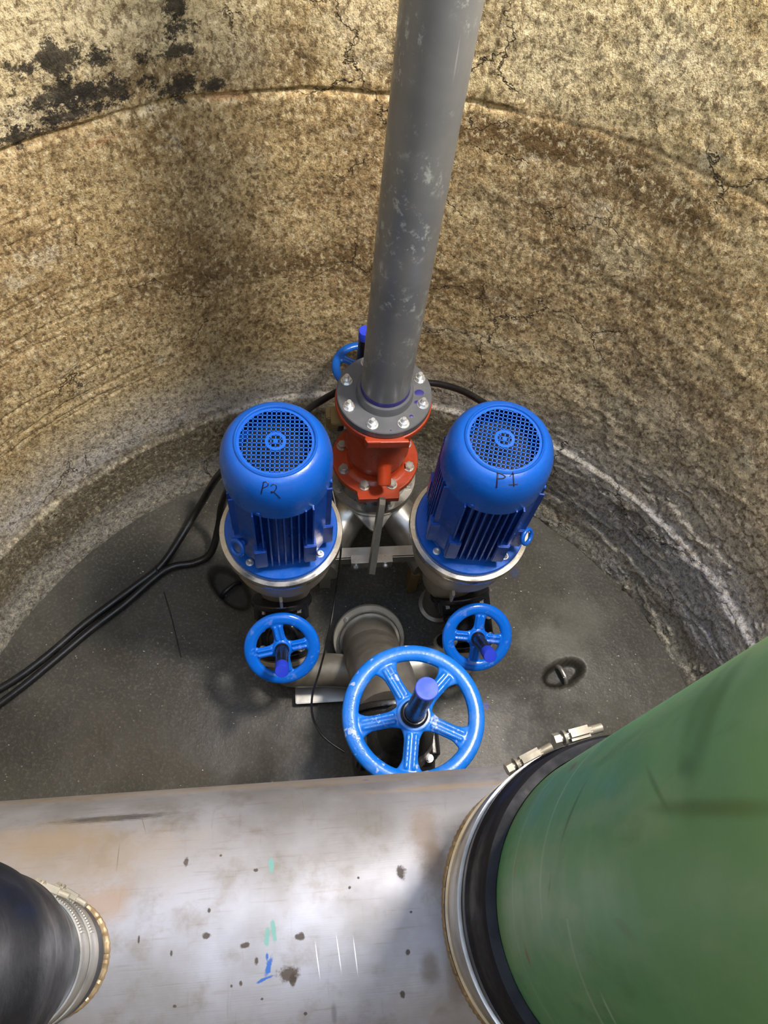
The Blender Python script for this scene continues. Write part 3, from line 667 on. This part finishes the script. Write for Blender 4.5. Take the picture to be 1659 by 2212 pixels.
# ------------------------------------------------------------------ stainless header and its two risers
HZ, HR, HV = .864, .216, -.0105
def header_uv(px, py):
    """along-axis metres and arc metres of the point of the header seen at a pixel"""
    d = ray(px, py); du, dv, dz = d.dot(e1), d.dot(e2), d.z; ov, oz = -HV, H - HZ
    a = dv * dv + dz * dz; b = 2 * (ov * dv + oz * dz); c = ov * ov + oz * oz - HR * HR; t_ = (-b - math.sqrt(max(0, b * b - 4 * a * c))) / 2 / a
    return du * t_, math.atan2(ov + dv * t_, oz + dz * t_) * HR
def header_mat():
    n = NT('brushed stainless header'); P = n.coord('UV'); O = n.coord('Object')
    big = n.noise(O, 5, 5, .6); mid = n.noise(O, 22, 5, .65); fine = n.noise(O, 90, 4, .6)
    c = n.mix(n.ramp(big, .38, .64, 0, .8), c4(158, 160, 170), c4(130, 129, 130))
    c = n.mix(n.ramp(mid, .50, .72, 0, .45), c, c4(118, 110, 98))
    st = n.noise(n.scale(P, (3, 40, 1)), 4, 4, .6); c = n.mix(n.ramp(st, .56, .72, 0, .35), c, c4(120, 112, 104))
    st2 = n.noise(n.scale(P, (30, 2.5, 1)), 4, 4, .6); c = n.mix(n.ramp(st2, .60, .74, 0, .30), c, c4(124, 118, 112))
    w1 = n.math('MULTIPLY', n.math('SUBTRACT', n.noise(O, 120, 4, .7), .5), 2.0); w2 = n.math('MULTIPLY', n.math('SUBTRACT', n.noise(n.scale(P, (12, 90, 1)), 6, 5, .7), .5), 3.2)
    w3 = n.math('MULTIPLY', n.math('SUBTRACT', n.noise(O, 28, 5, .7), .5), 1.6)
    rgh = n.ramp(n.noise(O, 12, 4), .3, .7, .52, .68)
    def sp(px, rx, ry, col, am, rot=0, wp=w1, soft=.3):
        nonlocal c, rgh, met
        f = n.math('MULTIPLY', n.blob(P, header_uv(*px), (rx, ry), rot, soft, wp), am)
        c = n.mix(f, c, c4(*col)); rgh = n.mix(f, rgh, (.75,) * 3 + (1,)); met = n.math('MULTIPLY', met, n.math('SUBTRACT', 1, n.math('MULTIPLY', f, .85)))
    met = n.math('ADD', .62, 0)
    br = (52, 42, 34)
    sp((240, 1768), .075, .0075, (44, 42, 42), .9, 0, n.math('MULTIPLY', w2, .6), .5)
    for px, rx, ry in (((402, 1862), .003, .006), ((866, 1884), .0058, .0085), ((446, 2022), .005, .0036), ((648, 2023), .0055, .004), ((554, 2075), .0024, .005), ((632, 2118), .004, .008), ((553, 1880), .003, .002), ((452, 1966), .002, .003), ((529, 2042), .006, .003),
                       ((477, 1848), .0016, .0016), ((755, 1917), .0017, .0017), ((888, 1970), .0017, .0017), ((881, 2057), .0025, .003), ((870, 2148), .003, .004), ((378, 2174), .0022, .002), ((500, 2130), .002, .002), ((520, 2125), .002, .003), ((566, 2158), .0018, .0018), ((370, 2060), .0014, .003), ((622, 2105), .012, .009), ((300, 2030), .0013, .004), ((774, 1896), .0015, .0015), ((660, 2190), .002, .002)):
        sp(px, rx, ry, br, .9)
    for px, rx, ry, rot in (((586, 1868), .0035, .009, .1), ((591, 2010), .0028, .012, .1), ((577, 2025), .003, .010, -.1)): sp(px, rx, ry, (92, 150, 146), .8, rot)
    for px, rx, ry, rot in (((580, 2088), .0032, .011, -.35), ((572, 2115), .009, .0018, .3), ((577, 2066), .0018, .004, 0)): sp(px, rx, ry, (28, 84, 160), .95, rot)
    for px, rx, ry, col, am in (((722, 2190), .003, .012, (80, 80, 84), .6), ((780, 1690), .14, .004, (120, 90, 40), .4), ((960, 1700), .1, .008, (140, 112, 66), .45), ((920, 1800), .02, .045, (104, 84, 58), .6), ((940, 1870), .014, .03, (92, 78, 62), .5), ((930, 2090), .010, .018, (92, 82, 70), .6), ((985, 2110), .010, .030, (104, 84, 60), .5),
                                ((90, 1810), .07, .03, (132, 112, 82), .5), ((500, 1700), .5, .022, (128, 114, 92), .55), ((150, 1850), .16, .05, (140, 122, 96), .4), ((230, 1950), .03, .02, (140, 108, 70), .5), ((790, 1685), .004, .003, (70, 66, 120), .7), ((770, 1672), .0025, .0035, (70, 66, 120), .7), ((220, 1850), .05, .035, (120, 104, 82), .35)):  # the long brown strip on the far side paints the warm wall's reflection
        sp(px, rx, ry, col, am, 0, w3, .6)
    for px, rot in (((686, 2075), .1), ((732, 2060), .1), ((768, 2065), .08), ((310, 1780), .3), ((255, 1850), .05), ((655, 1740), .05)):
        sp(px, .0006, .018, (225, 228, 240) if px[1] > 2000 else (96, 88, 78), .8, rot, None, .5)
    nm = n.bump(n.math('ADD', n.math('MULTIPLY', fine, .3), n.noise(n.scale(P, (1, 60, 1)), 12, 3)), .06, .002)
    return n.done(c, rgh, met, nm)
t = thing('header_pipe', 'wide stainless header pipe crossing the bottom foreground', 'pipe', W(0, HV, HZ), A)
N_, K_ = 40, 120
aa = np.linspace(-.76, .98, N_)[:, None] * np.ones((1, K_ + 1)); ph = np.linspace(-PI, PI, K_ + 1)[None, :] * np.ones((N_, 1))
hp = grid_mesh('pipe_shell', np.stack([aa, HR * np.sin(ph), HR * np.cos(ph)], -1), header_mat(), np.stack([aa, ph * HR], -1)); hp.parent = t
GU, GR, BU = .3495, .160, -.3045
def saddle(bm, uc, r, w_, n=120, bumpy=.0012, lift=0):
    pts = []
    for i in range(n + 1):
        a = 2 * PI * i / n; x = uc + r * math.cos(a); y = r * math.sin(a); z = math.sqrt(max(1e-6, HR * HR - y * y)) + lift + bumpy * (i % 3)
        pts.append(Vector((x, y, z)))
    return tube(bm, pts, w_, 10, cap=False, rad=[w_ * (1 + .18 * (i % 2)) for i in range(n + 1)])
bm = bmesh.new(); saddle(bm, GU, .172, .0075, 260, .0006); obj('weld_bead', bm, M['weld'], t)
bm = bmesh.new(); saddle(bm, BU, .0625, .004, 110, .0008); obj('weld_bead', bm, M['weld'], t)
bm = bmesh.new(); cyl(bm, (GU, 0, .12), (0, 0, 1), .164, .17, 96); obj('branch_stub', bm, M['ss'], t)
bm = bmesh.new(); cyl(bm, (BU, 0, .19), (0, 0, 1), .0575, .10, 64); obj('branch_stub', bm, M['ss'], t)
for s in (-1, 1):
    bm = bmesh.new(); box(bm, (.10 + s * .62, 0, -.54), (.06, .30, .65), bev=.004); obj('pipe_stand', bm, M['ss_dull'], t, False)

# green riser
def green_mat():
    n = NT('smudged green pipe'); O = n.coord('Object')
    sx = n.n('ShaderNodeSeparateXYZ'); n.put(sx.inputs[0], O)
    an = n.math('MULTIPLY', n.math('ARCTAN2', sx.outputs[1], sx.outputs[0]), .16); cb = n.n('ShaderNodeCombineXYZ'); n.put(cb.inputs[0], an); n.put(cb.inputs[1], sx.outputs[2]); UVv = cb.outputs[0]
    c = n.mix(n.ramp(n.noise(O, 4, 5, .6), .35, .65), c4(84, 136, 100), c4(70, 122, 86))
    c = n.mix(n.ramp(n.noise(n.scale(O, (1, 1, .25)), 16, 5, .6), .46, .66, 0, .5), c, c4(116, 142, 112))
    c = n.mix(n.ramp(n.noise(n.scale(O, (1, 1, .3)), 30, 5, .6), .60, .75, 0, .4), c, c4(46, 84, 52))
    wp = n.math('MULTIPLY', n.math('SUBTRACT', n.noise(O, 30, 4), .5), .9)
    def gp(px):
        d = ray(*px); q = W(GU, HV, 0); ox, oy = -q.x, -q.y; a = d.x ** 2 + d.y ** 2; b = 2 * (ox * d.x + oy * d.y); cc = ox * ox + oy * oy - GR ** 2
        t_ = (-b - math.sqrt(max(0, b * b - 4 * a * cc))) / 2 / a; p = Vector((0, 0, H)) + d * t_ - q; l = Vector((p.dot(e1), p.dot(e2))); an_ = math.atan2(l.y, l.x)
        return an_ * .16, p.z - 1.285
    def line(pa, pb, w_, col, am):
        nonlocal c
        A_, B_ = gp(pa), gp(pb); dx, dy = B_[0] - A_[0], B_[1] - A_[1]; L_ = math.hypot(dx, dy)
        c = n.mix(n.math('MULTIPLY', n.blob(UVv, ((A_[0] + B_[0]) / 2, (A_[1] + B_[1]) / 2), (L_ / 2 * 1.1, w_), math.atan2(dy, dx), .7, wp), am), c, c4(*col))
    line((1430, 1745), (1659, 1745), .004, (44, 78, 40), .75); line((1400, 1665), (1440, 1745), .002, (44, 78, 40), .6)
    line((1590, 1440), (1500, 1680), .012, (40, 92, 50), .7); line((1560, 1450), (1480, 1620), .01, (44, 100, 58), .6); line((1260, 1700), (1215, 1810), .003, (54, 84, 44), .7)
    line((1115, 1860), (1110, 1890), .003, (120, 90, 50), .6); line((1135, 2050), (1145, 2085), .004, (110, 74, 44), .8); line((1240, 1650), (1238, 1660), .005, (104, 80, 44), .7)
    line((1170, 1975), (1240, 2060), .003, (150, 172, 150), .5); line((1110, 1980), (1130, 2080), .003, (140, 164, 150), .5); line((1190, 1890), (1185, 1935), .002, (56, 74, 52), .5)
    line((1330, 1990), (1365, 2020), .004, (58, 92, 62), .5); line((1470, 1650), (1500, 1660), .006, (38, 74, 34), .6); line((1300, 2150), (1330, 2212), .002, (150, 172, 150), .5)
    # lime-tinted upper end
    c = n.mix(n.ramp(sx.outputs[2], .25, .75, 0, .35), c, c4(120, 140, 70))
    return n.done(c, n.ramp(n.noise(O, 14, 4), .3, .7, .38, .55), 0, n.bump(n.noise(O, 220, 2), .05, .001))
t = thing('green_pipe', 'wide smudged green riser pipe standing on the header at right', 'pipe', W(GU, HV, 1.285), A)
bm = bmesh.new(); lathe(bm, [(GR, 0), (GR, 1.9), (GR - .006, 1.9), (GR - .006, 0)], n=160, closed=True); obj('pipe', bm, green_mat(), t)
def band(bm, r, z0, z1, th=.0012, n=140, lip=0., a0=0, a1=2 * PI):
    m = int(n * (a1 - a0) / (2 * PI)); prof = [(r, z0), (r + th + lip, z0), (r + th + lip, z0 + .0015), (r + th, z0 + .003), (r + th, z1 - .003), (r + th + lip, z1 - .0015), (r + th + lip, z1), (r, z1)]
    if a1 - a0 > 6.2: return lathe(bm, prof, n=n, closed=True)
    L_ = [[bm.verts.new((q * math.cos(a0 + (a1 - a0) * i / m), q * math.sin(a0 + (a1 - a0) * i / m), z)) for q, z in prof] for i in range(m + 1)]
    for x, y in zip(L_, L_[1:]):
        for j in range(8): bm.faces.new((x[j], x[(j + 1) % 8], y[(j + 1) % 8], y[j]))
    bm.faces.new(L_[0]); bm.faces.new(L_[-1]); return bm
def clamp_screw(parent, r, z, ang, L_=.045, w_=.014, tilt=0, mat=None):
    mat = M['bar'] if r > .1 else M['ss_dull']
    c = Vector((math.cos(ang), math.sin(ang), 0)); tn = Vector((-math.sin(ang), math.cos(ang), 0)); bm = bmesh.new(); m = Matrix.Translation(c * (r + w_ * .42) + Vector((0, 0, z))) @ Matrix((tn, c, Vector((0, 0, 1)))).transposed().to_4x4()
    box(bm, (0, 0, 0), (L_ * .56, w_ * .8, w_), m, w_ * .22); cyl(bm, m @ Vector((-L_ * .52, 0, 0)), tn, w_ * .30, L_ * 1.04, 16)
    prism(bm, ngon(w_ * .46, 6), 0, L_ * .14, frame(m @ Vector((L_ * .42, 0, 0)), tn)); cyl(bm, m @ Vector((L_ * .30, 0, 0)), tn, w_ * .52, L_ * .05, 18)
    return obj('clamp_screw', bm, mat or M['ss_bright'], parent)
t = thing('rubber_coupling', 'black rubber sleeve with stainless band joining the green pipe to the header', 'coupling', W(GU, HV, 1.10), A)
bm = bmesh.new(); lathe(bm, [(.165, 0), (.178, 0), (.180, .004), (.180, .02), (.177, .024), (.177, .13), (.180, .134), (.1805, .165), (.1775, .170), (.177, .178), (.1765, .205), (.1745, .228), (.1715, .232), (.161, .232)], n=160, closed=True)
obj('sleeve', bm, M['rubber'], t)
bm = bmesh.new(); band(bm, .1775, .030, .125, .0025, 180, .0028); band(bm, .1800, .060, .122, .0008, 180, .0010); cb_ = obj('shear_band', bm, M['ss_bright'], t)
sc1 = clamp_screw(t, .178, .205, R(101), .055, .017, mat=M['weld']); sc1 = clamp_screw(cb_, .180, .110, R(112), .06, .018)
bm = bmesh.new(); band(bm, .180, .150, .162, .0012, 160); obj('hose_clamp', bm, M['blackpipe'], t)

# black reducer on the left stub
t = thing('reducer_coupling', 'black rubber reducer held by steel hose clamps at the bottom left', 'coupling', W(BU, HV, 1.12), A)
bm = bmesh.new(); lathe(bm, [(.058, 0), (.066, 0), (.068, .004), (.068, .155), (.071, .165), (.078, .185), (.0835, .215), (.085, .25), (.0845, .27), (.086, .285), (.0905, .30), (.092, .325), (.0905, .35), (.086, .365), (.0845, .40), (.0845, 1.6), (.07, 1.6), (.058, .2)], n=110, closed=True)
obj('sleeve', bm, M['blackpipe'], t)
for zz, col in ((.040, 0), (.085, 1)):
    bm = bmesh.new(); band(bm, .0682, zz, zz + .034, .0012, 120, .0008)
    for i in range(26):
        a = R(20) + i * R(2.6); c = Vector((math.cos(a), math.sin(a), 0)); tn = Vector((-math.sin(a), math.cos(a), 0)); m = Matrix.Translation(c * .0700 + Vector((0, 0, zz + .017))) @ Matrix((tn, c, Vector((0, 0, 1)))).transposed().to_4x4()
        box(bm, (0, 0, 0), (.0011, .0012, .016), m)
    hc = obj('hose_clamp', bm, M['ss_bright'], t)
    clamp_screw(hc, .069, zz + .017, R(66) if col else R(58), .038, .012, mat=M['ss_bright'])

# ------------------------------------------------------------------ cables
def cable(name, label, pts, r, cat='cable', mat=None, group=None):
    bm = bmesh.new(); tube(bm, spline(pts, 12), r, 14); o = obj(name, bm, mat or M['cable'], None); return tag(o, label, cat, group)
P_ = lambda x, y, z: at(x, y, z)
cable('power_cable', 'thick black cable on the floor running left from behind the P2 pump, upper of two', [P_(560, 960, .50), P_(505, 1000, .38), P_(470, 1030, .22), P_(430, 1095, .08), P_(385, 1170, .03), P_(345, 1225, .014), P_(290, 1268, .012), P_(240, 1305, .012), P_(180, 1350, .012), P_(110, 1410, .012), P_(45, 1460, .012), P_(-20, 1500, .012)], .0105)
cable('power_cable', 'thick black cable curling from beside the P2 pump, lower of two on the left floor', [P_(500, 1040, .34), P_(480, 1090, .20), P_(472, 1140, .10), P_(455, 1195, .03), P_(420, 1216, .013), P_(375, 1224, .013), P_(338, 1246, .013), P_(270, 1305, .012), P_(200, 1358, .012), P_(120, 1425, .012), P_(50, 1483, .012), P_(-20, 1535, .012)], .0105)
cable('power_cable', 'black cable arching from the P2 pump to behind the grey flange', [P_(610, 930, .66), P_(660, 888, .60), P_(700, 862, .58), P_(745, 838, .56), P_(800, 815, .54)], .0085)
cable('power_cable', 'black cable arching along the wall to the P1 pump', [P_(860, 820, .54), P_(915, 826, .55), P_(955, 831, .56), P_(1000, 845, .58), P_(1050, 874, .62), P_(1095, 910, .64)], .0085)
cable('sensor_cable', 'thin black cable hanging between the pumps and bowing to the large valve', [P_(718, 1060, .52), P_(728, 1110, .50), P_(736, 1170, .46), P_(734, 1215, .36), P_(727, 1270, .24), P_(716, 1340, .20), P_(703, 1400, .22), P_(690, 1450, .26), P_(675, 1500, .30), P_(675, 1545, .34), P_(690, 1580, .36), P_(712, 1603, .36), P_(745, 1625, .36)], .0026)
cable('wire_offcut', 'thin straight dark wire lying on the floor left of the P2 handwheel', [P_(354, 1278, .002), P_(372, 1340, .002), P_(391, 1420, .002)], .0014, 'wire')
cable('cable_tie', 'small black cable tie where the two floor cables meet', [P_(336, 1222, .02), P_(340, 1236, .024), P_(341, 1250, .004)], .002, 'cable tie')
# lifting bars in the floor pockets
for i, ((q, rot, rx, ry), lb) in enumerate(zip(POCK, ('steel lifting bar across the oval floor pocket right of the handwheels', 'dark lifting bar in the floor pocket under the P2 pump'))):
    bm = bmesh.new(); d_ = Vector((-math.sin(rot), math.cos(rot), 0))
    tube(bm, spline([Vector((q.x, q.y, -.03)) - d_ * (ry * .85), Vector((q.x, q.y, -.009)) - d_ * (ry * .5), Vector((q.x, q.y, -.005)), Vector((q.x, q.y, -.009)) + d_ * (ry * .5), Vector((q.x, q.y, -.03)) + d_ * (ry * .85)], 6), .0065, 12)
    tag(obj('lifting_bar', bm, M['ss'] if i == 0 else M['black']), lb, 'bar')
# plastic shavings scattered about: nobody could count them
bm = bmesh.new()
for i in range(240):
    a = random.uniform(0, 2 * PI); r_ = RAD * .93 * math.sqrt(random.random()); x, y = CX + r_ * math.sin(a), CY + r_ * math.cos(a); s = random.uniform(.001, .0026)
    box(bm, (x, y, .002), (s * random.uniform(1, 2.2), s * .7, .0012), Matrix(), 0)
tag(obj('plastic_shavings', bm, M['chip'], None, False), 'tiny white plastic shavings scattered over the dark floor', 'debris', kind='stuff')
print('objects', len(bpy.data.objects))
